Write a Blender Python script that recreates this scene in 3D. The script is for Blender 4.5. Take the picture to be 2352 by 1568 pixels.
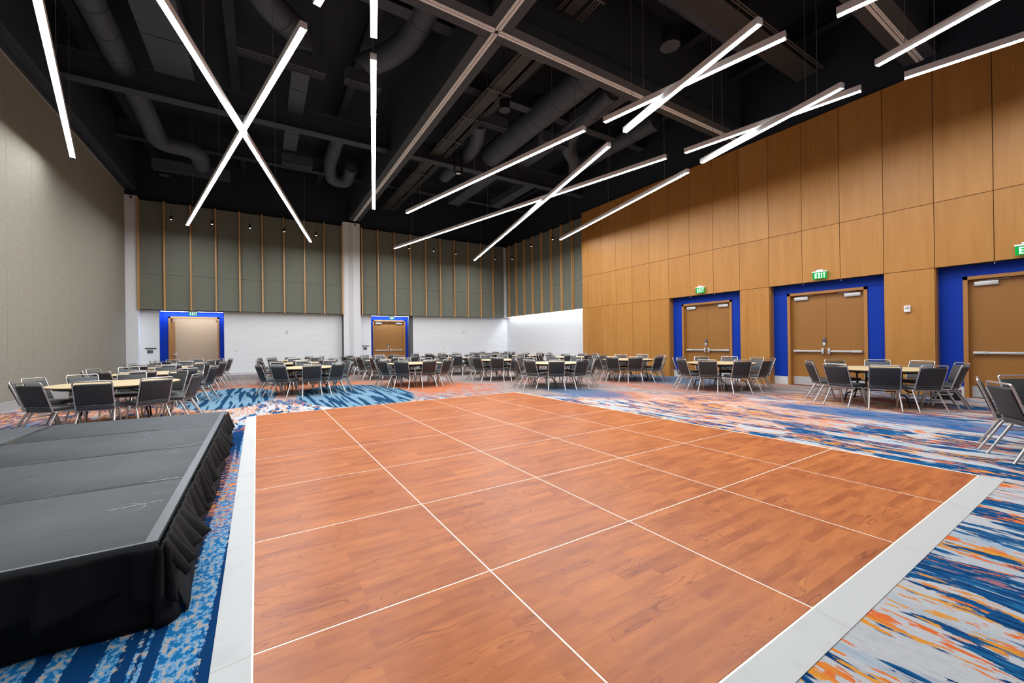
import bpy, bmesh, math, random
from mathutils import Vector, Matrix
random.seed(7)
C = bpy.context.scene.collection
for o in list(bpy.data.objects): bpy.data.objects.remove(o)
S = bpy.context.scene
R = math.radians
PI = math.pi

# ------------------------------------------------------------------ camera, world, exposure
CAM_Z = 1.406
yaw, pitch, roll = R(31.80933), R(0.10102), R(-0.73526)
fw = Vector((math.sin(yaw)*math.cos(pitch), math.cos(yaw)*math.cos(pitch), math.sin(pitch)))
rt = Vector((math.cos(yaw), -math.sin(yaw), 0)); up = rt.cross(fw)
rt2 = math.cos(roll)*rt + math.sin(roll)*up
up2 = -math.sin(roll)*rt + math.cos(roll)*up
cam = bpy.data.cameras.new('camera'); camo = bpy.data.objects.new('camera', cam); C.objects.link(camo)
cam.sensor_width = 36.0; cam.lens = 930.39/2352*36.0; cam.clip_start = 0.05; cam.clip_end = 200
m = Matrix((rt2, up2, -fw)).transposed().to_4x4(); m.translation = Vector((0, 0, CAM_Z))
camo.matrix_world = m
S.camera = camo
w = bpy.data.worlds.new('world'); S.world = w; w.use_nodes = True
w.node_tree.nodes['Background'].inputs[0].default_value = (0.02, 0.022, 0.026, 1)
w.node_tree.nodes['Background'].inputs[1].default_value = 1.0
S.view_settings.view_transform = 'Standard'; S.view_settings.look = 'None'
S.view_settings.gamma = 1.0; S.view_settings.use_curve_mapping = False
S.view_settings.exposure = 0.0
LIGHT_STRENGTH = 84.0

# ------------------------------------------------------------------ materials
def lin(r, g, b):
    f = lambda c: (c/255/12.92) if c/255 <= 0.04045 else ((c/255+0.055)/1.055)**2.4
    return (f(r), f(g), f(b), 1.0)
class NT:
    def __init__(s, name):
        s.m = bpy.data.materials.new(name); s.m.use_nodes = True
        s.t = s.m.node_tree; s.b = s.t.nodes['Principled BSDF']
    def n(s, typ, ins=None, **attrs):
        nd = s.t.nodes.new(typ)
        for k, v in attrs.items(): setattr(nd, k, v)
        for k, v in (ins or {}).items(): s.put(nd.inputs[k], v)
        return nd
    def put(s, sock, v):
        if isinstance(v, bpy.types.NodeSocket): s.t.links.new(v, sock)
        else: sock.default_value = v
    def math(s, op, a, b=0.0, c=0.0, clamp=False):
        nd = s.n('ShaderNodeMath', {0: a, 1: b, 2: c}, operation=op); nd.use_clamp = clamp; return nd.outputs[0]
    def mix(s, f, a, b):
        nd = s.n('ShaderNodeMix', data_type='RGBA')
        s.put(nd.inputs['Factor'], f); s.put(nd.inputs[6], a); s.put(nd.inputs[7], b); return nd.outputs[2]
    def vec(s, v, scale=(1, 1, 1), loc=(0, 0, 0), rot=(0, 0, 0)):
        return s.n('ShaderNodeMapping', {'Vector': v, 'Scale': scale, 'Location': loc, 'Rotation': rot}).outputs[0]
    def noise(s, v, scale=1.0, detail=2.0, rough=0.5, dist=0.0):
        return s.n('ShaderNodeTexNoise', {'Vector': v, 'Scale': scale, 'Detail': detail, 'Roughness': rough, 'Distortion': dist}).outputs[0]
    def step(s, v, lo, hi):
        return s.n('ShaderNodeMapRange', {0: v, 1: lo, 2: hi, 3: 0.0, 4: 1.0}).outputs[0]
    def obj(s): return s.n('ShaderNodeTexCoord').outputs['Object']
    def world(s): return s.n('ShaderNodeNewGeometry').outputs['Position']
    def rnd(s): return s.n('ShaderNodeObjectInfo').outputs['Random']
    def bump(s, h, strength=0.2, dist=0.01):
        s.put(s.b.inputs['Normal'], s.n('ShaderNodeBump', {'Height': h, 'Strength': strength, 'Distance': dist}).outputs[0])
    def col(s, c): s.put(s.b.inputs['Base Color'], c)
    def set(s, rough=None, metal=None, spec=None):
        if rough is not None: s.put(s.b.inputs['Roughness'], rough)
        if metal is not None: s.put(s.b.inputs['Metallic'], metal)
        if spec is not None: s.put(s.b.inputs['Specular IOR Level'], spec)
def plain(name, rgb, rough=0.5, metal=0.0, var=0.06, scale=8.0, bump=0.0, spec=0.5):
    a = NT(name); o = a.obj(); c = lin(*rgb)
    nz = a.noise(o, scale, 3.0)
    a.col(a.mix(nz, tuple(x*(1-var) for x in c[:3])+(1,), tuple(min(1, x*(1+var)) for x in c[:3])+(1,)))
    a.set(rough, metal, spec)
    if bump: a.bump(a.noise(o, scale*6, 2.0), bump, 0.005)
    return a.m
def emit(name, rgb, strength):
    a = NT(name); e = a.n('ShaderNodeEmission', {'Color': lin(*rgb), 'Strength': strength})
    a.t.links.new(e.outputs[0], a.t.nodes['Material Output'].inputs['Surface']); return a.m

def wood_wall(name, c1, c2):
    a = NT(name); o = a.world(); r = a.rnd()
    off = a.n('ShaderNodeCombineXYZ', {0: a.math('MULTIPLY', r, 37.0), 1: a.math('MULTIPLY', r, 91.0), 2: a.math('MULTIPLY', r, 13.0)}).outputs[0]
    v = a.n('ShaderNodeVectorMath', {0: o, 1: off}, operation='ADD').outputs[0]
    n1 = a.noise(a.vec(v, (6, 6, 0.5)), 1.0, 4.0, 0.6, 0.4)
    n2 = a.noise(a.vec(v, (60, 60, 1.2)), 1.0, 2.0, 0.5)
    f = a.math('ADD', a.math('MULTIPLY', n1, 0.7), a.math('MULTIPLY', n2, 0.3))
    f = a.math('ADD', a.step(f, 0.3, 0.7), a.math('MULTIPLY', a.math('SUBTRACT', r, 0.5), 0.45), clamp=True)
    a.col(a.mix(f, lin(*c1), lin(*c2))); a.set(0.42, 0, 0.35); return a.m

M = {}
M['wood_wall'] = wood_wall('wood_veneer', (163, 110, 48), (180, 128, 66))
M['wood_fin'] = wood_wall('fin_wood', (178, 130, 76), (206, 164, 112))
M['joint'] = plain('joint_shadow_backing', (30, 20, 14), 0.8)
M['black'] = plain('black_paint', (23, 32, 44), 0.75, var=0.15, scale=1.5)
M['duct'] = plain('painted_duct', (60, 68, 80), 0.6, var=0.12, scale=2.0, bump=0.1)
M['beam'] = plain('beam_paint', (54, 60, 66), 0.65, var=0.05)
M['steel_black'] = plain('steel_black', (46, 53, 63), 0.6, var=0.12, scale=2.0)
M['conduit'] = plain('conduit_grey', (92, 90, 88), 0.45, 0.3)
M['tray'] = plain('cable_tray', (56, 56, 56), 0.6, 0.2)
M['track'] = plain('track_aluminium', (226, 228, 226), 0.4, 0.0)
M['slot'] = plain('track_slot', (16, 12, 10), 0.8)
M['fixture'] = plain('fixture_aluminium', (232, 230, 228), 0.45, 0.0)
M['cable'] = plain('cable_steel', (120, 118, 118), 0.5, 0.3)
M['lens'] = emit('pendant_lens', (250, 252, 255), LIGHT_STRENGTH)
M['led'] = emit('led_strip', (235, 242, 255), 60.0)
M['led_blue'] = emit('led_strip_cool', (190, 215, 255), 130.0)
M['spot_on'] = emit('spot_lens', (255, 244, 225), 2.6)
M['corr_fill'] = emit('corridor_fill', (255, 250, 244), 22.0)  # glow of the added, unseen corridor fill
M['beige'] = None
def fabric(name, c, c2, sc):
    a = NT(name); o = a.world()
    wv = a.noise(a.vec(o, (sc, sc, sc*0.25)), 1.0, 3.0, 0.6)
    wh = a.noise(a.vec(o, (sc*0.25, sc*0.25, sc)), 1.0, 3.0, 0.6)
    f = a.math('MULTIPLY', a.math('ADD', wv, wh), 0.5)
    a.col(a.mix(a.step(f, 0.35, 0.65), lin(*c), lin(*c2))); a.set(0.9, 0, 0.1); a.bump(f, 0.15, 0.004); return a.m
M['beige'] = fabric('beige_vinyl', (138, 133, 121), (151, 147, 135), 30)
M['acoustic'] = fabric('acoustic_fabric', (108, 110, 100), (121, 124, 113), 60)
def white_wall():
    a = NT('white_block_wall'); o = a.world()
    # painted block: long thin courses, faint relief
    v = a.n('ShaderNodeSeparateXYZ', {0: o}).outputs
    cx = a.math('ADD', v[0], v[1])
    vv = a.n('ShaderNodeCombineXYZ', {0: cx, 1: v[2], 2: 0.0}).outputs[0]
    br = a.n('ShaderNodeTexBrick', {'Vector': vv, 'Color1': (0.82, 0.845, 0.86, 1), 'Color2': (0.79, 0.815, 0.83, 1), 'Mortar': (0.74, 0.765, 0.785, 1),
             'Scale': 1.0, 'Mortar Size': 0.004, 'Brick Width': 0.6, 'Row Height': 0.1})
    a.col(br.outputs[0]); a.set(0.6, 0, 0.3)
    a.bump(a.math('ADD', a.math('MULTIPLY', br.outputs[1], -1.0), a.noise(a.vec(o, (1.5, 1.5, 12)), 1.0, 3.0)), 0.25, 0.006); return a.m
M['white'] = white_wall()
M['white_paint'] = plain('white_paint', (226, 227, 230), 0.55, var=0.02)
M['blue'] = plain('blue_paint', (0, 50, 158), 0.6, var=0.08, scale=2, spec=0.2)
M['door'] = plain('door_bronze_paint', (146, 97, 40), 0.45, var=0.05, scale=1.2)
M['frame'] = plain('frame_bronze_paint', (164, 112, 56), 0.45, var=0.05)
M['steel'] = plain('brushed_steel', (200, 200, 200), 0.38, 0.45, var=0.04)
M['chrome'] = plain('chair_chrome', (196, 192, 188), 0.3, 0.8, var=0.03)
M['vinyl'] = plain('charcoal_vinyl', (60, 63, 65), 0.5, var=0.1, scale=14, bump=0.05)
M['vinyl_dark'] = plain('charcoal_vinyl_back', (44, 44, 46), 0.6, var=0.1, scale=14, bump=0.05)
M['black_metal'] = plain('black_metal', (30, 30, 32), 0.45, 0.2)
M['plastic_white'] = plain('white_plastic', (235, 235, 235), 0.4)
M['plastic_grey'] = plain('grey_plastic', (90, 92, 95), 0.4)
M['plastic_black'] = plain('black_plastic', (26, 26, 28), 0.45)
M['base_white'] = plain('base_grey_white', (205, 206, 208), 0.5)
M['base_grey'] = plain('base_grey', (168, 168, 168), 0.5)
M['exit_green'] = emit('exit_green', (30, 190, 80), 0.9)
M['exit_cyan'] = emit('exit_cyan', (20, 140, 130), 0.8)
M['exit_letter'] = emit('exit_letter', (215, 255, 232), 1.3)
M['red_tag'] = plain('red_tape', (150, 30, 34), 0.5)

def table_mat():
    a = NT('maple_laminate'); o = a.obj()
    n = a.noise(a.vec(o, (3, 30, 3)), 1.0, 4.0, 0.6, 0.5)
    a.col(a.mix(n, lin(192, 170, 132), lin(210, 190, 152))); a.set(0.4, 0, 0.4); return a.m
M['maple'] = table_mat()
M['table_edge'] = plain('table_edge', (96, 74, 46), 0.5)

def floor_wood():
    a = NT('cherry_laminate'); o = a.obj(); r = a.rnd()
    off = a.n('ShaderNodeCombineXYZ', {0: a.math('MULTIPLY', r, 61.0), 1: a.math('MULTIPLY', r, 0.4), 2: a.math('MULTIPLY', r, 17.0)}).outputs[0]
    v = a.n('ShaderNodeVectorMath', {0: o, 1: off}, operation='ADD').outputs[0]
    br = a.n('ShaderNodeTexBrick', {'Vector': v, 'Color1': (0.0, 0, 0, 1), 'Color2': (1, 1, 1, 1), 'Mortar': (0.5, 0.5, 0.5, 1), 'Scale': 1.0,
             'Mortar Size': 0.0, 'Brick Width': 0.62, 'Row Height': 0.0762, 'Bias': 0.0})
    br.offset = 0.37; br.offset_frequency = 3
    tone = a.n('ShaderNodeSeparateColor', {0: br.outputs[0]}).outputs[0]
    pv = a.n('ShaderNodeVectorMath', {0: v, 1: a.n('ShaderNodeCombineXYZ', {0: a.math('MULTIPLY', tone, 5.0), 1: a.math('MULTIPLY', tone, 9.0), 2: tone}).outputs[0]}, operation='ADD').outputs[0]
    blot = a.noise(a.vec(pv, (2.2, 9, 1)), 1.0, 3.0, 0.55, 0.3)
    fine = a.noise(a.vec(pv, (6, 120, 1)), 1.0, 3.0, 0.6, 0.2)
    f = a.math('ADD', a.math('MULTIPLY', tone, 0.30), a.math('MULTIPLY', a.step(blot, 0.32, 0.68), 0.5))
    f = a.math('ADD', f, a.math('MULTIPLY', fine, 0.18), clamp=True)
    c = a.mix(f, lin(140, 68, 34), lin(196, 118, 60))
    # cathedral figure and flecks
    ring = a.noise(a.vec(pv, (1.6, 7.5, 1)), 1.0, 1.0, 0.4, 0.2)
    saw = a.math('FRACT', a.math('MULTIPLY', ring, 14.0))
    line = a.math('SUBTRACT', 1.0, a.step(a.math('ABSOLUTE', a.math('SUBTRACT', saw, 0.5)), 0.02, 0.10))
    msk = a.step(a.noise(a.vec(pv, (0.9, 3.5, 1), (4, 4, 0)), 1.0, 1.0), 0.52, 0.62)
    c = a.mix(a.math('MULTIPLY', a.math('MULTIPLY', line, msk), 0.6), c, lin(100, 38, 20))
    fl = a.step(a.noise(a.vec(pv, (16, 90, 1)), 1.0, 1.0), 0.68, 0.76)
    c = a.mix(a.math('MULTIPLY', fl, 0.3), c, lin(110, 46, 26))
    a.col(c); a.put(a.b.inputs['Roughness'], a.math('ADD', 0.32, a.math('MULTIPLY', blot, 0.1))); a.set(spec=0.25); return a.m
M['cherry'] = floor_wood()
def ramp_mat():
    a = NT('white_ramp'); o = a.world()
    n = a.noise(o, 3.0, 5.0, 0.7)
    a.col(a.mix(a.step(n, 0.55, 0.75), lin(188, 190, 189), lin(176, 178, 177))); a.set(0.45, 0, 0.4); return a.m
M['ramp'] = ramp_mat()
M['strip'] = plain('white_strip', (250, 238, 222), 0.4, var=0.02)
def stage_mat():
    a = NT('stage_hardboard'); o = a.world()
    n = a.noise(o, 1.6, 4.0, 0.6); n2 = a.noise(a.vec(o, (4, 40, 4)), 1.0, 3.0, 0.6)
    c = a.mix(a.step(n, 0.3, 0.7), lin(52, 58, 62), lin(64, 70, 74))
    # scuffs: thin pale curved hairlines
    d = a.noise(a.vec(o, (1.3, 1.3, 1), (3, 9, 0)), 1.0, 1.0, 0.4, 0.6)
    ln = a.math('SUBTRACT', 1.0, a.step(a.math('ABSOLUTE', a.math('SUBTRACT', d, 0.5)), 0.001, 0.004))
    mk = a.step(a.noise(o, 2.4, 1.0), 0.60, 0.66)
    c = a.mix(a.math('MULTIPLY', a.math('MULTIPLY', ln, mk), 0.5), c, lin(150, 155, 158))
    a.col(c); a.put(a.b.inputs['Roughness'], a.math('ADD', 0.55, a.math('MULTIPLY', n2, 0.2))); a.set(spec=0.4)
    return a.m
M['stage'] = stage_mat()
M['tape'] = plain('black_gaffer_tape', (36, 38, 40), 0.3, var=0.2, scale=6)
M['stage_edge'] = plain('stage_edge_tape', (92, 97, 102), 0.35, var=0.15, scale=5)
M['skirt'] = plain('black_skirt_cloth', (15, 15, 18), 0.8, var=0.25, scale=5, spec=0.2)
M['scratch'] = plain('pale_scratch', (150, 152, 152), 0.5)

def carpet():
    a = NT('patterned_carpet'); o = a.world()
    sep = a.n('ShaderNodeSeparateXYZ', {0: o}).outputs; X, Y = sep[0], sep[1]
    mul = lambda p, q: a.math('MULTIPLY', p, q)
    add = lambda p, q: a.math('ADD', p, q)
    sub = lambda p, q: a.math('SUBTRACT', p, q)
    mx = lambda p, q: a.math('MAXIMUM', p, q)
    inv = lambda p: a.math('SUBTRACT', 1.0, p)
    WOB = a.noise(a.vec(o, (3.0, 0.8, 1)), 1.0, 4.0, 0.65)
    def blob(cx, cy, rx, ry, soft=0.25, wob=0.35):
        u = mul(sub(X, cx), 1/rx); v = mul(sub(Y, cy), 1/ry)
        d = a.math('SQRT', add(mul(u, u), mul(v, v)))
        if wob: d = add(d, mul(sub(WOB, 0.5), wob))
        return inv(a.step(d, 1.0-soft, 1.0+soft))
    grey, pale = lin(176, 177, 179), lin(152, 166, 178)
    blue, navy, mid = lin(18, 82, 132), lin(6, 48, 92), lin(34, 108, 156)
    oran, amber, tan = lin(208, 104, 52), lin(206, 140, 52), lin(198, 150, 112)
    warp = a.noise(a.vec(o, (0.9, 0.5, 1)), 1.0, 2.0)
    wx = a.n('ShaderNodeCombineXYZ', {0: add(X, mul(warp, 0.5)), 1: Y, 2: 0.0}).outputs[0]
    sA = a.noise(a.vec(wx, (7.5, 1.1, 1)), 1.0, 3.0, 0.55)
    sB = a.noise(a.vec(wx, (14.0, 2.6, 1), (7, 3, 0)), 1.0, 4.0, 0.65)
    sC = a.noise(a.vec(wx, (23, 4.4, 1), (1, 8, 0)), 1.0, 3.0, 0.65)
    thread = a.noise(a.vec(o, (110, 3, 1)), 1.0, 2.0)
    fleck = a.noise(a.vec(o, (34, 20, 1)), 1.0, 3.0, 0.7)
    big = a.noise(a.vec(o, (0.35, 0.22, 1), (2, 5, 0)), 1.0, 2.0)
    # angular shards with ragged ends
    sv = a.n('ShaderNodeCombineXYZ', {0: add(add(X, mul(warp, 0.7)), mul(sub(sC, 0.5), 0.08)), 1: add(Y, mul(sub(sB, 0.5), 0.6)), 2: 0.0}).outputs[0]
    vo = a.n('ShaderNodeTexVoronoi', {'Vector': a.vec(sv, (6.2, 1.9, 1), (0.3, 0.2, 0)), 'Scale': 1.0, 'Randomness': 1.0})
    sc = a.n('ShaderNodeSeparateColor', {0: vo.outputs['Color']}).outputs; sh, sg, sb = sc[0], sc[1], sc[2]
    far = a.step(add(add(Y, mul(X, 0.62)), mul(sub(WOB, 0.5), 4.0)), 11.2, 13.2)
    z_blue = mx(blob(-0.4, 2.0, 1.6, 2.8), mx(blob(-0.5, 7.0, 0.9, 1.3), mx(blob(9.4, 2.4, 0.55, 2.3, 0.15, 0.5), blob(-3.9, 10.4, 0.9, 1.0))))
    z_blue = mx(z_blue, mx(blob(7.6, 8.6, 0.7, 1.6), blob(12.4, 9.6, 1.3, 2.2)))
    disc = mx(blob(-0.75, 13.6, 1.15, 2.6, 0.03, 0.10), blob(2.25, 12.1, 1.45, 2.9, 0.03, 0.10))
    z_or = mx(blob(8.4, 4.9, 1.5, 1.9, 0.4, 0.8), mx(blob(-0.4, 5.1, 0.9, 1.1, 0.4, 0.9), blob(7.9, 7.2, 0.8, 1.0, 0.4, 0.8)))
    z_or = mx(z_or, mx(blob(4.6, 13.0, 1.3, 1.8, 0.3, 0.8), mx(blob(-2.0, 11.0, 1.6, 1.7, 0.4, 0.8), mx(blob(-4.3, 12.0, 0.8, 1.6, 0.4, 0.8), mx(blob(1.2, 15.6, 2.6, 1.3, 0.4, 0.8), blob(10.9, 3.6, 1.1, 1.6, 0.4, 0.9))))))
    base = a.mix(a.step(sg, 0.55, 0.75), grey, pale)
    base = a.mix(mul(a.step(sB, 0.42, 0.50), 0.35), base, lin(186, 187, 189))
    base = a.mix(mul(a.step(thread, 0.52, 0.62), 0.25), base, lin(140, 152, 166))
    bl = a.mix(a.step(thread, 0.44, 0.54), blue, navy)
    bl = a.mix(mul(a.step(sC, 0.50, 0.58), 0.7), bl, mid)
    mB = a.step(sub(sh, 0.54), 0.0, 0.01)
    mB = mx(mul(mB, inv(a.step(sB, 0.585, 0.61))), mul(a.step(sub(mul(sA, 1.0), 0.0), 0.565, 0.58), a.step(sB, 0.40, 0.42)))
    c = a.mix(mB, base, bl)
    mO = mul(a.step(add(sC, mul(sb, 0.10)), 0.60, 0.62), a.step(sb, 0.35, 0.4))
    oc = a.mix(a.step(sA, 0.46, 0.54), oran, amber)
    c = a.mix(mO, c, oc)
    mO2 = mul(z_or, a.step(sB, 0.43, 0.53))
    c = a.mix(mul(mO2, 0.75), c, a.mix(a.step(sC, 0.42, 0.58), oc, tan))
    # deep blue ground with dotted light stripes, left of the dance floor
    stripe = a.noise(a.vec(o, (8.5, 0.10, 1), (0.3, 0, 0)), 1.0, 2.0, 0.6)
    st = a.step(add(stripe, mul(sub(fleck, 0.5), 0.14)), 0.505, 0.515)
    dots = a.mix(a.step(fleck, 0.47, 0.50), lin(22, 100, 154), a.mix(a.step(fleck, 0.56, 0.58), lin(104, 152, 190), lin(172, 160, 148)))
    strp = a.mix(st, lin(4, 52, 98), dots)
    left = inv(a.step(X, 4.0, 4.2))
    sH = a.noise(a.vec(o, (9, 26, 1)), 1.0, 4.0, 0.7)
    pass
    strp = a.mix(mul(z_or, a.step(sub(sH, 0.0), 0.52, 0.54)), strp, a.mix(a.step(fleck, 0.46, 0.54), oran, amber))
    zl = mul(mx(z_blue, mul(z_or, inv(a.step(Y, 6.6, 7.2)))), left)
    c = a.mix(zl, c, strp)
    c = a.mix(mul(mul(z_blue, a.step(X, 4.0, 4.2)), 0.8), c, a.mix(a.step(thread, 0.42, 0.58), lin(58, 110, 158), lin(18, 70, 122)))
    # quieter taupe and rust carpet under the far tables
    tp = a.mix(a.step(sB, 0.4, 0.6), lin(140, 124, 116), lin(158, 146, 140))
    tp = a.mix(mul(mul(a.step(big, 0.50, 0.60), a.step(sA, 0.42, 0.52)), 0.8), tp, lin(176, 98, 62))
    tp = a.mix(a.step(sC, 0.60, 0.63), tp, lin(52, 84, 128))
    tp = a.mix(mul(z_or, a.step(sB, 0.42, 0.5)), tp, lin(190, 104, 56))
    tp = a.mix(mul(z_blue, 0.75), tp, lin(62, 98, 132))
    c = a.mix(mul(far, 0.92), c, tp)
    ds = add(a.noise(a.vec(o, (9.5, 0.5, 1), (0, 0, 0), (0, 0, 0.14)), 1.0, 1.0, 0.5), mul(sub(fleck, 0.5), 0.10))
    dc = a.mix(a.step(fleck, 0.42, 0.58), lin(90, 126, 150), lin(120, 150, 168))
    dc = a.mix(a.step(ds, 0.505, 0.53), dc, lin(18, 58, 90))
    c = a.mix(disc, c, dc)
    c = a.mix(mul(a.step(fleck, 0.35, 0.65), 0.10), c, lin(26, 30, 38))
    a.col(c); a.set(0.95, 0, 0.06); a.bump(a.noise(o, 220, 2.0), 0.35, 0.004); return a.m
M['carpet'] = carpet()

# ------------------------------------------------------------------ mesh helpers
class MB:
    def __init__(s): s.v = []; s.f = []; s.mi = []; s.sm = []
    def add(s, vs, fs, mi=0, smooth=False):
        b = len(s.v); s.v += [tuple(v) for v in vs]
        for f in fs: s.f.append(tuple(i+b for i in f)); s.mi.append(mi); s.sm.append(smooth)
        return s
    def box(s, x0, x1, y0, y1, z0, z1, mi=0):
        vs = [(x0, y0, z0), (x1, y0, z0), (x1, y1, z0), (x0, y1, z0), (x0, y0, z1), (x1, y0, z1), (x1, y1, z1), (x0, y1, z1)]
        return s.add(vs, [(3, 2, 1, 0), (4, 5, 6, 7), (0, 1, 5, 4), (1, 2, 6, 5), (2, 3, 7, 6), (3, 0, 4, 7)], mi)
    def obox(s, c, ax, ay, az, hx, hy, hz, mi=0):
        c = Vector(c); vs = []
        for k in (-1, 1):
            for j, i in ((-1, -1), (-1, 1), (1, 1), (1, -1)):
                vs.append(c + ax*hx*i + ay*hy*j + az*hz*k)
        return s.add(vs, [(3, 2, 1, 0), (4, 5, 6, 7), (0, 1, 5, 4), (1, 2, 6, 5), (2, 3, 7, 6), (3, 0, 4, 7)], mi)
    def rbox(s, cx, cy, cz, sx, sy, sz, r, mat=None, seg=2, mi=0):
        bm = bmesh.new(); bmesh.ops.create_cube(bm, size=1.0)
        for v in bm.verts: v.co = Vector((v.co.x*sx, v.co.y*sy, v.co.z*sz))
        bmesh.ops.bevel(bm, geom=bm.edges[:], offset=r, segments=seg, profile=0.5, affect='EDGES')
        bm.verts.index_update(); T = mat or Matrix.Identity(4)
        vs = [T @ (v.co + Vector((cx, cy, cz))) for v in bm.verts]
        s.add(vs, [tuple(v.index for v in f.verts) for f in bm.faces], mi, True); bm.free(); return s
    def tube(s, pts, r, n=8, mi=0, cap=True, radii=None):
        pts = [Vector(p) for p in pts]; rings = []
        ref = None
        for i, p in enumerate(pts):
            if i == 0: d = pts[1]-p
            elif i == len(pts)-1: d = p-pts[i-1]
            else: d = (pts[i+1]-p).normalized() + (p-pts[i-1]).normalized()
            d.normalize()
            if ref is None:
                ref = Vector((0, 0, 1)) if abs(d.z) < 0.9 else Vector((1, 0, 0))
            a = (ref - d*ref.dot(d)).normalized(); b = d.cross(a); ref = a
            rr = radii[i] if radii else r
            rings.append([p + (a*math.cos(2*PI*k/n) + b*math.sin(2*PI*k/n))*rr for k in range(n)])
        vs = [v for rg in rings for v in rg]; fs = []
        for i in range(len(pts)-1):
            for k in range(n): fs.append((i*n+k, i*n+(k+1) % n, (i+1)*n+(k+1) % n, (i+1)*n+k))
        s.add(vs, fs, mi, True)
        if cap:
            s.add(rings[0], [tuple(range(n))[::-1]], mi); s.add(rings[-1], [tuple(range(n))], mi)
        return s
    def cyl(s, p0, p1, r, n=16, mi=0): return s.tube([p0, p1], r, n, mi)
    def disc_prism(s, cx, cy, z0, z1, r, n=48, mi=0, side_mi=None):
        lo = [(cx+r*math.cos(2*PI*k/n), cy+r*math.sin(2*PI*k/n), z0) for k in range(n)]
        hi = [(x, y, z1) for x, y, _ in lo]
        s.add(lo+hi, [tuple(range(n))[::-1], tuple(range(n, 2*n))], mi)
        return s.add(lo+hi, [(k, (k+1) % n, n+(k+1) % n, n+k) for k in range(n)], mi if side_mi is None else side_mi, True)
    def mesh(s, name, *mats):
        me = bpy.data.meshes.new(name); me.from_pydata(s.v, [], s.f)
        for m_ in mats: me.materials.append(m_)
        me.polygons.foreach_set('material_index', s.mi); me.polygons.foreach_set('use_smooth', s.sm)
        me.update(); return me
    def build(s, name, mats, parent=None, loc=None):
        if not isinstance(mats, (list, tuple)): mats = [mats]
        o = bpy.data.objects.new(name, s.mesh(name, *mats)); C.objects.link(o)
        if parent: o.parent = parent
        if loc: o.location = loc
        return o
def inst(name, me, parent=None, loc=(0, 0, 0), rotz=0.0):
    o = bpy.data.objects.new(name, me); C.objects.link(o)
    if parent: o.parent = parent
    o.location = loc; o.rotation_euler = (0, 0, rotz); return o
def empty(name, loc=(0, 0, 0), rotz=0.0, label=None, cat=None, group=None, kind=None):
    o = bpy.data.objects.new(name, None); C.objects.link(o); o.location = loc; o.rotation_euler = (0, 0, rotz)
    o.empty_display_size = 0.1; tag(o, label, cat, group, kind); return o
def tag(o, label=None, cat=None, group=None, kind=None):
    if label: o['label'] = label
    if cat: o['category'] = cat
    if group: o['group'] = group
    if kind: o['kind'] = kind
    return o
def copy_tree(o, parent=None):
    c = o.copy(); C.objects.link(c)
    if parent: c.parent = parent
    for ch in list(o.children): copy_tree(ch, c)
    return c

# ------------------------------------------------------------------ room dimensions
XL, XW, XR, XS = -4.83, 13.5, 13.75, 14.2       # left wall, wood face, recess plane, white side wall
YB, YP, YF = 23.5, 23.1, -6.0                    # back white wall, acoustic panel face, wall behind camera
ZD, ZT, ZJ, ZH = 10.4, 7.72, 4.555, 3.025        # deck, panel top, joint, head height
YWE = 15.12                                      # far end of the wood wall

# floor
tag(MB().box(-6.5, 16.5, YF-0.5, 30.0, -0.2, 0.0).build('floor', M['carpet']), 'patterned blue, orange and grey carpet over the whole hall', None, None, 'structure')
ceil = tag(MB().box(-6.0, 15.0, YF-0.5, 24.2, ZD, ZD+0.2).build('ceiling', M['black']), 'black painted open ceiling deck high above the hall', None, None, 'structure')

# ------------------------------------------------------------------ left wall (operable partition)
wl = empty('wall_left', (XL, 0, 0), 0, 'beige vinyl operable partition forming the left wall', None, None, 'structure')
MB().box(-0.25, -0.06, YF, 23.6, 0, 8.0).build('wall_core', M['joint'], wl)
pw = 1.22; yj = 13.70; y = yj - pw*17
while y < 23.05:
    y1 = min(y+pw, 23.1)
    if y1 > YF:
        MB().box(-0.06, 0.0, max(y, YF)+0.003, y1-0.003, 0.22, 8.0).build('partition_panel', M['beige'], wl)
    y += pw
MB().box(-0.06, 0.03, YF, 23.1, 0.0, 0.17).box(-0.06, 0.012, YF, 23.1, 0.175, 0.22).build('bottom_seal', M['base_grey'], wl)
# ------------------------------------------------------------------ back wall
wb = empty('wall_back', (0, YB, 0), 0, 'white painted block back wall with dark acoustic panels above', None, None, 'structure')
mb = MB(); D1 = (-3.81, -1.47); D2 = (5.275, 7.673)
for a_, b_ in ((XL-0.3, D1[0]), (D1[1], D2[0]), (D2[1], XS+0.3)): mb.box(a_, b_, 0, 0.6, 0, ZH)
mb.box(XL-0.3, XS+0.3, 0.02, 0.6, ZH, ZT)
mb.build('block_wall', M['white'], wb)
MB().box(XL-0.3, XS+0.3, -0.15, 0.3, ZT, ZD).build('upper_wall', M['black'], wb)
def acoustic(xs, zsplit=(ZH, ZJ, ZT)):
    for x0, x1 in zip(xs[:-1], xs[1:]):
        for z0, z1 in zip(zsplit[:-1], zsplit[1:]):
            MB().box(x0+0.012, x1-0.012, YP-YB, YP-YB+0.06, z0+0.004, z1-0.004).build('acoustic_panel', M['acoustic'], wb)
    MB().box(xs[0], xs[-1], YP-YB+0.06, 0.02, ZH+0.01, ZT).build('panel_backing', M['joint'], wb)
A = [-4.40, -3.545, -2.63, -1.718, -0.805, 0.108, 1.02, 1.932, 2.845, 3.72]
B = [4.72, 5.58, 6.508, 7.42, 8.334, 9.25, 10.165, 11.08, 11.99, 12.905, 13.74]
acoustic(A); acoustic(B)
fin = MB().box(-0.028, 0.028, -0.13, 0.0, ZH-0.02, ZT+0.02).mesh('wood_fin', M['wood_fin'])
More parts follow.
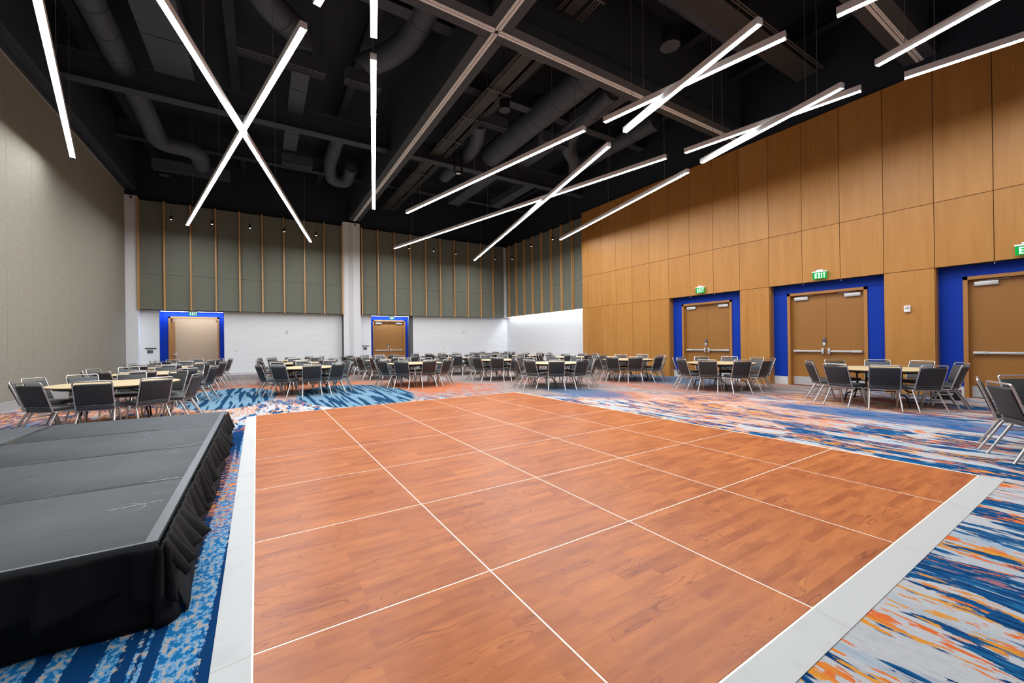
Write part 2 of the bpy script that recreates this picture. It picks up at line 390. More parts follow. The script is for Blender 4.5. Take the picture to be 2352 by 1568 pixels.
for x in A + B[:-1]: inst('wood_fin', fin, wb, (x, YP-YB, 0))
# pilasters on the back wall
def pilaster(x0, x1, zt, grooves, nm='pilaster'):
    p = MB().box(x0, x1, YP-YB-0.03, 0.02, 0, zt).build(nm, M['white_paint'], wb)
    for g in grooves:
        MB().box(g-0.012, g+0.012, YP-YB-0.055, YP-YB-0.03, 0, zt-0.1).build('seal_strip', M['base_white'], p)
    return p
pilaster(3.765, 4.645, 7.95, (4.08, 4.16, 4.24))
pilaster(XL-0.02, -4.43, 7.86, ())
MB().box(3.745, 3.765, YP-YB-0.02, 0.0, 0, ZH).build('black_edge', M['plastic_black'], wb)
MB().box(13.76, XS, -0.32, 0.02, ZH+0.02, ZT-0.0).build('corner_strip', M['white_paint'], wb)
# baseboard
tag(MB().box(D1[1], 3.745, YB-0.015, YB, 0, 0.1).box(4.645, D2[0], YB-0.015, YB, 0, 0.1).box(D2[1], XS, YB-0.015, YB, 0, 0.1).box(-4.43, D1[0], YB-0.015, YB, 0, 0.1).build('baseboard_back', M['base_white']), None, None, None, 'structure')
# ------------------------------------------------------------------ right white wall with acoustic panels
ws = empty('wall_right_far', (XS, 0, 0), 0, 'white block side wall at the far right, washed by a cove light', None, None, 'structure')
MB().box(0, 0.3, YWE-0.4, YB+0.6, 0, ZT).build('block_wall', M['white'], ws)
MB().box(-0.1, 0.3, YWE-0.4, YB+0.6, ZT, ZD).build('upper_wall', M['black'], ws)
ys = [YWE] + [22.72-0.9144*k for k in range(7, -1, -1)] + [23.17]
for y0, y1 in zip(ys[:-1], ys[1:]):
    for z0, z1 in ((ZH+0.05, ZJ), (ZJ, ZT)):
        MB().box(-0.22, -0.16, y0+0.012, y1-0.012, z0+0.004, z1-0.004).build('acoustic_panel', M['acoustic'], ws)
MB().box(-0.16, -0.10, ys[0], 23.17, ZH+0.2, ZT).build('panel_backing', M['joint'], ws)
fin2 = MB().box(-0.13, 0.0, -0.028, 0.028, ZH+0.03, ZT+0.02).mesh('wood_fin', M['wood_fin'])
for y in ys[1:-1]: inst('wood_fin', fin2, ws, (-0.22, y, 0))
tag(MB().box(XS-0.015, XS, YWE, YB, 0, 0.1).build('baseboard_right', M['base_white']), None, None, None, 'structure')
cl = empty('cove_light', (XS-0.09, 0, 0), 0, 'bright linear cove light under the dark panels of the far right wall', 'light')
MB().box(-0.04, 0.04, YWE+0.1, 23.0, ZH+0.14, ZH+0.18).build('housing', M['fixture'], cl)
MB().add([(-0.03, YWE+0.1, ZH+0.135), (0.03, YWE+0.1, ZH+0.135), (0.03, 23.0, ZH+0.135), (-0.03, 23.0, ZH+0.135)], [(0, 1, 2, 3)]).build('diffuser', M['led'], cl)

# ------------------------------------------------------------------ wood wall
wr = empty('wall_right', (XW, 0, 0), 0, 'wood veneer panel wall on the right with three door recesses', None, None, 'structure')
Yk = [YWE+0.01] + [14.726-0.91375*k for k in range(0, 23)]
rec = [(Yk[6], Yk[9]), (Yk[10], Yk[13]), (Yk[14], Yk[17])]
mb = MB().box(0.05, 0.9, YF, YWE-0.01, ZH, ZT-0.03)
edges = [YWE-0.01]
for a_, b_ in rec: edges += [a_, b_]
edges.append(YF)
for i in range(0, len(edges), 2): mb.box(0.05, 0.9, edges[i+1]+0.02, edges[i]-0.02, 0, ZH)
mb.build('wall_core', M['joint'], wr)
MB().box(0.08, 0.9, YF, YWE-0.01, ZT-0.03, ZD).build('upper_wall', M['black'], wr)
g = 0.006
for y1, y0 in zip(Yk[:-1], Yk[1:]):
    y0c = max(y0, YF)
    if y1 <= YF: break
    for z0, z1 in ((0.0, ZH), (ZH, ZJ), (ZJ, ZT)):
        if z0 == 0.0 and any(y1 <= a_+0.01 and y0 >= b_-0.01 for a_, b_ in rec): continue
        MB().box(0, 0.045, y0c+g, y1-g, z0+(g if z0 else 0), z1-g).build('wood_panel', M['wood_wall'], wr)
for a_, b_ in rec:
    for yy, sgn in ((a_, 1), (b_, -1)):
        y_a, y_b = (yy-0.012, yy+0.02) if sgn > 0 else (yy-0.02, yy+0.012)
        MB().box(0.046, XR-XW+0.01, y_a, y_b, 0, ZH).build('return_panel', M['wood_wall'], wr)
    MB().box(0.0, XR-XW+0.01, b_+0.012, a_-0.012, ZH-0.004, ZH+0.004).build('soffit_strip', M['joint'], wr)
    for yy in (a_-0.914, a_-1.828):
        MB().cyl((0.05, yy, ZH-0.05), (0.05, yy, ZH), 0.01, 8).build('bolt', M['steel'], wr)
tag(MB().box(XL, XS, YF-0.3, YF, 0, ZD).build('wall_front', M['white_paint']), None, None, None, 'structure')
tag(MB().box(XL-0.3, XL-0.06, YF, 23.8, 8.0, ZD).build('wall_left_upper', M['black']), None, None, None, 'structure')

# ------------------------------------------------------------------ doors
def lever_bar(leaf, w, side, x0):
    # push bar across a door leaf, local coordinates: X out of the leaf, Y along it
    b = MB().rbox(x0-0.055, side*(w*0.5-0.06-w*0.11), 1.03, 0.045, w*0.28, 0.06, 0.008).rbox(x0-0.055, side*(-0.03), 1.03, 0.035, w*0.60, 0.05, 0.006)
    b.rbox(x0-0.05, -side*(w*0.5-0.05), 1.03, 0.075, 0.05, 0.16, 0.012)
    b.build('push_bar', M['steel'], leaf)
def door_pair(name, loc, rotz, wide, ow, label, closers=True, kick=True, lock=True, parts=True):
    # local frame: +X goes into the wall, Y runs along the wall, wide = recess width, ow = frame outer width
    d = empty(name, loc, rotz, label, None, None, 'structure')
    fh = 2.77
    h = wide/2; o = ow/2
    for s_ in (-1, 1):
        y0, y1 = sorted((s_*h, s_*o))
        MB().box(0, 0.06, y0, y1, 0.25, fh-0.003).build('blue_panel', M['blue'], d)
        MB().box(-0.012, 0.06, y0, y1, 0, 0.25).build('base_board', M['base_white'], d)
    MB().box(0, 0.06, -h, h, fh+0.003, ZH).build('blue_panel', M['blue'], d)
    t = 0.075
    MB().box(-0.03, 0.2, -o, -o+t, 0, fh).box(-0.03, 0.2, o-t, o, 0, fh).box(-0.03, 0.2, -o, o, fh-t, fh).build('door_frame', M['frame'], d)
    return d, o-t, fh-t
def leaves(d, hw, hh):
    for s_ in (-1, 1):
        y0, y1 = sorted((s_*hw, s_*0.003))
        lf = MB().box(0.09, 0.135, y0, y1, 0.01, hh-0.003).build('door_leaf', M['door'], d)
        cy = (y0+y1)/2; wlf = y1-y0
        sub = MB().rbox(0.062, s_*(hw-0.27), hh-0.10, 0.055, 0.36, 0.095, 0.006)
        sub.build('door_closer', M['steel'], lf)
        MB().tube([(0.05, s_*(hw-0.16), hh-0.045), (0.05, s_*(hw-0.60), hh-0.02)], 0.009, 6).build('closer_arm', M['steel'], lf)
        MB().box(0.084, 0.09, y0+0.03, y1-0.03, 0.02, 0.27).build('kick_plate', M['steel'], lf)
        x0 = 0.09; w_ = wlf
        b = MB().rbox(x0-0.055, s_*(hw-0.06-w_*0.13), 1.03, 0.045, w_*0.26, 0.062, 0.008)
        b.rbox(x0-0.055, s_*(hw*0.5-0.075), 1.03, 0.036, w_*0.62, 0.05, 0.006)
        b.rbox(x0-0.05, s_*0.075, 1.03, 0.08, 0.055, 0.17, 0.012)
        b.build('push_bar', M['steel'], lf)
        if s_ > 0:
            MB().rbox(0.07, 0.055, 1.36, 0.04, 0.075, 0.13, 0.008, mi=0).rbox(0.07, 0.055, 1.235, 0.04, 0.07, 0.10, 0.008, mi=1).build('keypad_lock', [M['plastic_grey'], M['steel']], lf)
        for zz in (0.35, 1.35, 2.35):
            MB().cyl((0.085, s_*(hw-0.004), zz), (0.085, s_*(hw-0.004), zz+0.11), 0.012, 8).build('hinge', M['door'], lf)
for i, (a_, b_) in enumerate(rec):
    yc = (a_+b_)/2
    lab = ['brown double door with blue surround, farthest of three in wood wall', 'brown double door with blue surround, middle of the wood wall', 'brown double door cut off at the right edge of the photo'][i]
    d, hw, hh = door_pair('door_%d' % (i+3), (XR, yc, 0), 0, a_-b_-0.02, 1.93, lab)
    leaves(d, hw, hh)
# back doors: local +X must point to world +Y
d, hw, hh = door_pair('door_2', (6.36, YB+0.28, 0), PI/2, 2.16, 1.87, 'brown double door with blue surround in the white back wall')
leaves(d, hw, hh)
d, hw, hh = door_pair('door_1', (-2.61, YB+0.28, 0), PI/2, 2.38, 1.87, 'open doorway with blue surround in back wall near the beige wall')
for s_ in (-1, 1):   # leaves swung open into the corridor
    lf = MB().box(0.14, 1.0, s_*hw-0.022, s_*hw+0.022, 0.01, hh-0.003).build('door_leaf', plain('door_beige_paint', (206, 192, 168), 0.5) if s_ < 0 else M['door'], d)
    MB().rbox(0.55, s_*(hw-0.06), 1.03, 0.6, 0.04, 0.05, 0.006).rbox(0.86, s_*(hw-0.07), 1.03, 0.06, 0.06, 0.16, 0.01).build('push_bar', M['steel'], lf)
    MB().rbox(0.32, s_*(hw-0.05), hh-0.1, 0.3, 0.05, 0.07, 0.006).build('door_closer', M['plastic_white'], lf)
# dark return beside the right back door
MB().box(D2[1]-0.235, D2[1], 0.0, 0.28, 0.0, ZH).build('grey_return', M['plastic_grey'], wb)
for x0, x1 in ((D1[0], D1[1]), (D2[0], D2[1]-0.2)):
    MB().box(x0, x1, 0.02, 0.36, ZH-0.006, ZH+0.02).build('recess_soffit', M['blue'], wb)
    MB().box(x0-0.0, x0+0.012, 0.0, 0.34, 0, ZH).build('recess_side', M['blue'], wb)
    MB().box(x1-0.012, x1, 0.0, 0.34, 0, ZH).build('recess_side', M['blue'], wb)
# corridor beyond the open door
tag(MB().box(-5.2, 0.5, 25.6, 25.8, 0, 3.2).box(-5.4, -5.2, 24.1, 25.8, 0, 3.2).box(0.5, 0.7, 24.1, 25.8, 0, 3.2).build('wall_corridor', plain('corridor_beige', (196, 180, 162), 0.6)), None, None, None, 'structure')
tag(MB().box(-5.4, 0.7, 24.05, 25.8, 3.2, 3.3).build('ceiling_corridor', M['white_paint']), None, None, None, 'structure')
cl = empty('corridor_fill_light', (-2.6, 24.9, 3.18), 0, 'unseen light added to brighten the corridor beyond the open doorway', 'light')  # added emitter, out of view, that brightens the corridor interior
MB().box(-1.2, 1.2, -0.15, 0.15, 0.0, 0.019).build('frame', M['fixture'], cl)
MB().add([(-1.15, -0.12, -0.004), (1.15, -0.12, -0.004), (1.15, 0.12, -0.004), (-1.15, 0.12, -0.004)], [(3, 2, 1, 0)]).build('diffuser', M['corr_fill'], cl)
for nm, x0, x1, lab in (('a', D1[0]+0.03, D1[1]-0.03, 'cool LED strip along the top of the open back doorway'), ('b', D2[0]+0.03, D2[1]-0.25, 'cool LED strip along the top of the closed back door recess')):
    l = empty('door_strip_light', ((x0+x1)/2, YB+0.05, ZH-0.008), 0, lab, 'light'); h = (x1-x0)/2
    MB().box(-h, h, -0.03, 0.03, -0.03, -0.002).build('housing', M['fixture'], l)
    MB().add([(-h, -0.025, -0.032), (h, -0.025, -0.032), (h, 0.025, -0.032), (-h, 0.025, -0.032)], [(3, 2, 1, 0)]).build('diffuser', M['led_blue'], l)

# ------------------------------------------------------------------ ceiling beams with partition tracks, steel joists
def track_beam(axis, c, a0, a1, z=8.05, w=0.28):
    # axis 'Y': runs along Y at X=c
    def bx(mbb, p0, p1, z0, z1, q0, q1):
        return mbb.box(c+p0, c+p1, q0, q1, z0, z1) if axis == 'Y' else mbb.box(q0, q1, c+p0, c+p1, z0, z1)
    e = bx(bx(bx(MB(), -w, -0.07, z, z+0.28, a0, a1), 0.07, w, z, z+0.28, a0, a1), -0.16, 0.16, z+0.28, ZD, a0, a1).build('track_beam', M['beam'])
    tag(e, None, None, None, 'structure')
    bx(bx(bx(bx(MB(), -0.066, -0.042, z-0.012, z+0.05, a0, a1), -0.037, -0.011, z-0.016, z+0.05, a0, a1), 0.011, 0.037, z-0.016, z+0.05, a0, a1), 0.042, 0.066, z-0.012, z+0.05, a0, a1).build('track', M['track'], e)
    bx(MB(), -0.085, 0.085, z+0.05, z+0.1, a0, a1).build('track_slot', M['slot'], e)
XC = 4.352; YC = 7.48; YC2 = 3.05
track_beam('Y', XC, YC+0.285, YP-0.12); track_beam('Y', XC, YC2+0.285, YC-0.285); track_beam('Y', XC, YF, YC2-0.285)
track_beam('X', YC, XC+0.285, XW+0.05); track_beam('X', YC, XL+0.4, XC-0.285)
track_beam('X', YC2, XC+0.285, XW+0.05); track_beam('X', YC2, XL+0.4, XC-0.285)
for yc in (YC, YC2):
    e = MB().box(XC-0.285, XC+0.285, yc-0.285, yc+0.285, 8.06, 8.33).build('beam_crossing', M['beam']); tag(e, None, None, None, 'structure')
    mb = MB()
    for sx in (-1, 1):
        for sy in (-1, 1):
            for o0, o1 in ((0.011, 0.037), (0.042, 0.066)):
                x0, x1 = sorted((XC+sx*o0, XC+sx*o1)); y0, y1 = sorted((yc+sy*o0, yc+sy*0.285)); mb.box(x0, x1, y0, y1, 8.036, 8.062)
                y0, y1 = sorted((yc+sy*o0, yc+sy*o1)); x0, x1 = sorted((XC+sx*o0, XC+sx*0.285)); mb.box(x0, x1, y0, y1, 8.036, 8.062)
    mb.build('track', M['track'], e)
# header over the left partition: stepped beam
e = MB().box(XL-0.06, XL+0.10, YF, 23.0, 8.02, 8.45).box(XL+0.10, XL+0.30, YF, 23.0, 8.10, 8.5).box(XL+0.30, XL+0.40, YF, 23.0, 8.06, 8.45).box(XL-0.06, XL+0.34, YF, 23.0, 8.5, ZD).build('track_beam', M['steel_black']); tag(e, None, None, None, 'structure')
MB().box(XL+0.0, XL+0.022, YF, 23.0, 8.0, 8.03).build('track', M['base_grey'], e)
def joist(y, x0, x1, z=8.6, h=0.55, w=0.16):
    return tag(MB().box(x0, x1, y-w, y+w, z, z+0.03).box(x0, x1, y-0.02, y+0.02, z+0.03, z+h).box(x0, x1, y-w, y+w, z+h, z+h+0.03).build('steel_joist', M['steel_black']), None, None, None, 'structure')
joist(15.3, XL+0.3, XC-0.17, 8.6, 0.7, 0.18); joist(15.3, XC+0.17, XS, 8.6, 0.7, 0.18)
joist(9.4, XL+0.3, XC-0.17, 9.2, 0.6); joist(20.5, XL+0.3, XC-0.17, 9.3, 0.6); joist(20.5, XC+0.17, XS, 9.3, 0.6)
joist(11.4, XC+0.17, XS, 9.3, 0.6)
for x in (-3.9, -0.6, 2.6, 7.2, 10.4, 13.0):
    MB().box(x-0.12, x+0.12, YF, 23.2, 9.75, 9.78).box(x-0.02, x+0.02, YF, 23.2, 9.78, ZD).build('deck_rib', M['black'], ceil)

# ------------------------------------------------------------------ ducts, trays, pipes
def bend(pts, n=7):
    # round the corners of a polyline
    P = [Vector(p) for p in pts]; out = [P[0]]
    for i in range(1, len(P)-1):
        r_ = min((P[i]-P[i-1]).length, (P[i+1]-P[i]).length)*0.48
        a_ = P[i]+(P[i-1]-P[i]).normalized()*r_; b_ = P[i]+(P[i+1]-P[i]).normalized()*r_
        for k in range(n+1):
            t = k/n; out.append(a_*(1-t)**2 + P[i]*2*t*(1-t) + b_*t*t)
    out.append(P[-1]); return out
def round_duct(label, pts, r, rings=0.9, mat='duct', name='air_duct'):
    o = MB().tube(bend(pts), r, 20).build(name, M[mat]); tag(o, label, 'duct')
    L = 0; P = [Vector(p) for p in pts]
    for a_, b_ in zip(P[:-1], P[1:]):
        n = int((b_-a_).length/rings)
        for k in range(1, n):
            c_ = a_.lerp(b_, k/n); d_ = (b_-a_).normalized()*0.02
            if (c_-a_).length < r*1.6 or (b_-c_).length < r*1.6: continue
            MB().tube([c_-d_, c_+d_], r+0.012, 20).build('duct_band', M[mat], o)
    return o
def rect_duct(label, x0, x1, y0, y1, z0, z1, along='Y', name='air_duct', mat='duct'):
    o = MB().box(x0, x1, y0, y1, z0, z1).build(name, M[mat]); tag(o, label, 'duct')
    n = int(((y1-y0) if along == 'Y' else (x1-x0))/1.4)
    for k in range(1, n):
        if along == 'Y':
            y = y0+(y1-y0)*k/n; MB().box(x0-0.015, x1+0.015, y-0.015, y+0.015, z0-0.015, z1).build('duct_flange', M[mat], o)
        else:
            x = x0+(x1-x0)*k/n; MB().box(x-0.015, x+0.015, y0-0.015, y1+0.015, z0-0.015, z1).build('duct_flange', M[mat], o)
    return o
round_duct('round black duct running above the left pendant light', [(-3.2, 8.0, 9.25), (-3.2, 15.6, 9.25), (-3.0, 17.2, 8.75), (-3.0, 18.6, 8.6), (-2.2, 18.7, 8.6), (-1.9, 19.0, 8.6), (-1.9, 19.9, 8.5)], 0.29)
rect_duct('wide dark rectangular duct beside the left crossed pendants', -2.45, -1.55, 8.2, 14.9, 9.15, 9.6)
rect_duct('slim pale rectangular duct crossing above the steel joist', 0.82, 1.28, 12.4, 18.3, 9.15, 9.5)
round_duct('flexible duct elbow feeding the box diffuser at top left', [(-0.1, 7.6, 9.2), (-0.1, 9.6, 9.2), (0.1, 10.7, 9.25), (0.9, 11.5, 9.3), (0.95, 11.62, 8.98)], 0.33, 0.5)
round_duct('round duct bend behind the single vertical pendant', [(3.4, 8.1, 9.3), (3.4, 10.2, 9.3), (3.0, 11.1, 9.2), (2.5, 11.5, 9.05), (2.45, 11.55, 8.98)], 0.30, 0.6)
round_duct('curled round duct below the joist near the white pilaster', [(2.55, 15.9, 9.2), (2.55, 18.6, 9.0), (2.75, 19.6, 8.75), (3.4, 19.6, 8.75), (3.4, 18.4, 9.0)], 0.24)
round_duct('big round duct right of the cable tray', [(8.35, 7.9, 9.3), (8.35, 15.0, 9.3)], 0.45, 1.1)
round_duct('round duct branch over the long right pendant', [(6.7, 12.8, 9.25), (7.3, 14.3, 9.15), (7.3, 17.5, 9.1)], 0.27)
round_duct('round duct elbow above the paired right pendants', [(9.6, 9.2, 9.3), (9.9, 11.4, 9.2), (10.3, 12.4, 9.1), (11.2, 12.9, 8.9), (11.6, 13.4, 8.8)], 0.26)
rect_duct('dark rectangular duct above the middle pendants', 9.5, 10.2, 8.2, 14.9, 9.2, 9.6)
rect_duct('dark rectangular duct behind the joist on the right', 8.6, 9.2, 15.8, 20.2, 8.85, 9.3)
rect_duct('short dark duct behind the joist near the wood wall', 10.8, 11.3, 15.8, 19.5, 8.85, 9.2)
round_duct('round duct along the right ceiling bay', [(XC+0.5, 5.9, 9.3), (11.0, 5.9, 9.3)], 0.2, 1.4)
round_duct('dark round duct stub at the far right ceiling corner', [(12.2, 9.6, 9.3), (12.2, 13.6, 9.3)], 0.3)
def diffuser(label, cx, cy, sx, sy, z):
    d = empty('air_diffuser', (cx, cy, z), 0, label, 'air vent')
    MB().box(-sx/2, sx/2, -sy/2, sy/2, 0.0, 0.34).build('plenum_box', M['duct'], d)
    n = 4
    for k in range(n):
        y = -sy/2+sy*(k+0.5)/n
        MB().box(-sx/2+0.02, sx/2-0.02, y-0.008, y+0.008, -0.02, 0.0).build('louver', M['beam'], d)
    MB().box(-sx/2-0.01, sx/2+0.01, -sy/2-0.01, -sy/2+0.01, -0.03, 0.02).box(-sx/2-0.01, sx/2+0.01, sy/2-0.01, sy/2+0.01, -0.03, 0.02).build('rim', M['beam'], d)
    for s_ in (-1, 1): MB().cyl((s_*sx*0.46, 0, 0.34), (s_*sx*0.46, 0, ZD-z), 0.008, 6).build('hanger_rod', M['conduit'], d)
diffuser('louvered box diffuser above the left crossed pendants', 0.57, 11.85, 1.95, 0.3, 8.62)
diffuser('small louvered diffuser beside the single vertical pendant', 2.5, 11.75, 0.95, 0.3, 8.62)
diffuser('louvered diffuser hung beside the cable tray', 6.75, 11.9, 1.0, 0.25, 8.7)
diffuser('louvered box diffuser behind the longest right pendant', 9.3, 11.9, 1.2, 0.3, 8.7)
diffuser('box diffuser low at the far left ceiling bay', -2.2, 20.05, 2.4, 0.35, 8.15)
diffuser('box diffuser near the white pilaster top', 1.35, 18.75, 1.1, 0.5, 8.75)
ty = 6.0
tr = empty('cable_tray', (ty, 0, 8.8), 0, 'long cable tray with conduits beside the central ceiling beam', 'cable tray')
MB().box(-0.12, 0.16, 7.9, 22.8, 0.06, 0.10).build('tray_pan', M['tray'], tr)
MB().box(-0.14, -0.12, 7.9, 22.8, 0.06, 0.16).box(0.16, 0.18, 7.9, 22.8, 0.06, 0.16).build('tray_rail', M['tray'], tr)
for x in (-0.30, -0.24, -0.18, 0.26, 0.33, 0.40): MB().cyl((x, 7.9, 0.03), (x, 22.8, 0.03), 0.016, 8).build('conduit', M['conduit'], tr)
for k in range(9):
    y = 8.6+k*1.7; MB().box(-0.36, 0.46, y-0.02, y+0.02, -0.03, 0.0).cyl((-0.34, y, 0), (-0.34, y, ZD-8.8), 0.008, 6).cyl((0.44, y, 0), (0.44, y, ZD-8.8), 0.008, 6).build('tray_hanger', M['conduit'], tr)
tr = empty('cable_tray', (ty, 0, 8.8), 0, 'short cable tray with conduits in the top ceiling bay', 'cable tray')
MB().box(-0.12, 0.16, 3.5, 7.1, 0.06, 0.10).build('tray_pan', M['tray'], tr)
for x in (-0.30, -0.24, 0.26, 0.33, 0.40): MB().cyl((x, 3.5, 0.03), (x, 7.1, 0.03), 0.016, 8).build('conduit', M['conduit'], tr)
for k in range(2):
    y = 4.5+k*1.9; MB().box(-0.36, 0.46, y-0.02, y+0.02, -0.03, 0.0).cyl((-0.34, y, 0), (-0.34, y, ZD-8.8), 0.008, 6).build('tray_hanger', M['conduit'], tr)
tr = empty('cable_tray', (0, 5.35, 8.9), 0, 'cable tray running toward the wood wall at top right', 'cable tray')
MB().box(7.0, 13.4, -0.25, 0.25, 0.0, 0.05).build('tray_pan', M['tray'], tr)
MB().box(7.0, 13.4, -0.27, -0.25, 0.0, 0.14).box(7.0, 13.4, 0.25, 0.27, 0.0, 0.14).build('tray_rail', M['tray'], tr)
for y in (-0.34, -0.40): MB().cyl((7.0, y, 0.05), (13.4, y, 0.05), 0.02, 8).build('conduit', M['conduit'], tr)
def hang_speaker(label, x, y, z, r=0.17, h=0.36):
    s_ = empty('ceiling_speaker', (x, y, z), 0, label, 'speaker')
    MB().tube([(0, 0, 0), (0, 0, h*0.8), (0, 0, h)], r, 20, radii=[r, r*0.92, r*0.6]).build('speaker_can', M['plastic_black'], s_)
    MB().disc_prism(0, 0, -0.015, 0.0, r*1.04, 24).build('grille', M['steel_black'], s_)
    MB().cyl((0, 0, h), (0, 0, ZD-z), 0.012, 8).build('hanger_rod', M['steel_black'], s_)
hang_speaker('black can speaker hanging beside the central cable tray', 6.45, 10.65, 8.55)
hang_speaker('black can speaker hanging in the top right ceiling bay', 8.35, 6.15, 8.4, 0.22, 0.45)
hang_speaker('black can speaker near the top of the beige wall', -3.2, 21.0, 8.25, 0.17, 0.3)
dm = empty('ceiling_downlight', (6.85, 15.0, 8.25), 0, 'bracketed round white downlight below the steel joist', 'light')
MB().disc_prism(0, 0, 0.0, 0.06, 0.11, 24).build('housing', M['plastic_black'], dm)
MB().disc_prism(0, 0, -0.008, -0.001, 0.09, 24).build('lens', M['plastic_white'], dm)
for s_ in (-1, 1): MB().box(s_*0.16-0.025, s_*0.16+0.025, -0.025, 0.025, 0.02, 0.9).build('bracket', M['plastic_black'], dm)
MB().box(-0.2, 0.2, -0.03, 0.03, 0.0, 0.03).build('bracket_bar', M['plastic_black'], dm)

# ------------------------------------------------------------------ pendant lights
def pendant(label, p0, p1, z, cables=(0.12, 0.5, 0.88)):
    p0 = Vector((*p0, z)); p1 = Vector((*p1, z)); c_ = (p0+p1)/2; L = (p1-p0).length
    ang = math.atan2(p1.y-p0.y, p1.x-p0.x)
    d = empty('pendant_light', c_, ang, label, 'light', 'linear pendant lights in zigzag')
    h = L/2; W = 0.055
    MB().box(-h, h, -W, -W+0.006, 0.0, 0.115).box(-h, h, W-0.006, W, 0.0, 0.115).box(-h, h, -W+0.006, W-0.006, 0.105, 0.115).box(-h, -h+0.006, -W+0.006, W-0.006, 0.0, 0.105).box(h-0.006, h, -W+0.006, W-0.006, 0.0, 0.105).build('housing', M['fixture'], d)
    MB().add([(-h+0.006, -W+0.006, 0.004), (h-0.006, -W+0.006, 0.004), (h-0.006, W-0.006, 0.004), (-h+0.006, W-0.006, 0.004)], [(3, 2, 1, 0)]).build('diffuser', M['lens'], d)
    for t in cables:
        x = -h+L*t; MB().cyl((x, 0, 0.115), (x, 0, ZD-z), 0.006, 6).build('cable', M['cable'], d)
    return d
ZU, ZL = 6.50, 6.36
def dirv(a): return math.cos(R(a)), math.sin(R(a))
def from_end(p, ang, L): c_, s_ = dirv(ang); return (p[0]+c_*L, p[1]+s_*L)
AU, AL = -77.4, -103.0
pendant('single slanted linear pendant nearest the beige wall', (-4.233, 15.39), from_end((-4.233, 15.39), AU, 8.45), ZU)
pendant('long linear pendant running from top left, lower of the big left cross', (2.10, 21.72), from_end((2.10, 21.72), AL, 14.75), ZL)
pendant('long linear pendant rising to upper right, other half of the left cross', (-2.588, 21.714), from_end((-2.588, 21.714), AU, 14.8), ZU)
pendant('short linear pendant just showing at the top edge, left of centre', (0.763, 6.681), from_end((0.763, 6.681), AU, 3.55), ZU)
pendant('short vertical looking linear pendant at the top edge', (1.607, 6.72), from_end((1.607, 6.72), AL, 3.5), ZL)
pendant('vertical looking linear pendant left of the central beam', (3.585, 15.32), from_end((3.585, 15.32), AL, 8.3), ZL)
pendant('single linear pendant right of the central beam', (4.906, 15.616), (6.713, 7.361), ZU)
pendant('long shallow linear pendant of the middle cross', (6.145, 21.749), (9.715, 7.336), ZU)
pendant('steep linear pendant of the middle cross', (11.00, 21.93), (7.60, 7.43), ZL)
pendant('single linear pendant beside the far wood wall', (12.48, 15.53), (10.80, 7.40), ZL)
pendant('upper bar of the short paired pendants over the track beam', (6.87, 6.862), (7.623, 3.349), ZU, (0.2, 0.8))
pendant('lower bar of the short paired pendants over the track beam', (7.417, 6.742), (6.73, 3.318), ZL, (0.2, 0.8))
pendant('flatter bar of the short paired pendants near the wood wall', (9.891, 6.869), (10.593, 3.267), ZU, (0.2, 0.8))
pendant('steeper bar of the short paired pendants near the wood wall', (10.57, 6.826), (9.857, 3.33), ZL, (0.2, 0.8))
pendant('linear pendant entering at the top edge, left of the top right trio', (7.811, 2.701), from_end((7.811, 2.701), AU, 3.5), ZU)
pendant('linear pendant in the middle of the top right trio', (9.62, 2.74), from_end((9.62, 2.74), AL, 3.5), ZL)
pendant('linear pendant lowest of the top right trio, nearest wood wall', (10.84, 2.67), from_end((10.84, 2.67), -75.5, 3.5), ZU)
# unseen pendants added for illumination, carrying the zigzag on outside the view
pendant('unseen linear pendant added for light, toward the beige wall', (-3.6, 6.7), from_end((-3.6, 6.7), AU, 3.5), ZU, (0.2, 0.8))
pendant('unseen linear pendant added for light above the black stage', (-1.6, 2.7), from_end((-1.6, 2.7), AL, 2.4), ZL)
pendant('unseen linear pendant added for light above the camera, second from the stage', (0.4, 2.7), from_end((0.4, 2.7), AU, 2.4), ZU)
pendant('unseen linear pendant added for light above the near dance floor edge', (5.0, 2.7), from_end((5.0, 2.7), AU, 3.5), ZU)

# small cylinder spots by the back wall
def cyl_spot(label, x, y, z, on):
    s_ = empty('cylinder_spot', (x, y, z), 0, label, 'light', None)
    MB().cyl((0, 0, 0.01), (0, 0, 0.17), 0.05, 16).build('can', M['plastic_black'], s_)
    MB().disc_prism(0, 0, 0.0, 0.01, 0.036, 16).build('lens', M['spot_on'], s_)
    MB().cyl((0, 0, 0.17), (0, 0, ZD-z), 0.006, 6).build('stem', M['plastic_black'], s_)
ords = ['leftmost', 'second', 'third', 'fourth', 'fifth']
for k, (x, z) in enumerate(((-3.211, 6.84), (-1.797, 6.84), (-0.376, 6.86), (1.021, 6.88), (2.412, 6.87))):
    cyl_spot('small black cylinder spot, %s before the left acoustic panels' % ords[k], x, 22.4, z, True)
for k, (x, z) in enumerate(((7.162, 6.75), (8.605, 6.76), (10.006, 6.73), (12.7, 6.68))):
    cyl_spot('small black cylinder spot, %s before the right acoustic panels' % ords[k], x, 22.4, z, True)
for k, (x, y, z) in enumerate(((13.3, 21.3, 6.55), (13.3, 19.2, 6.9), (13.3, 17.2, 6.85))):
    cyl_spot('small black cylinder spot, %s before the far right panels' % ['farthest', 'middle', 'nearest'][k], x, y, z, True)

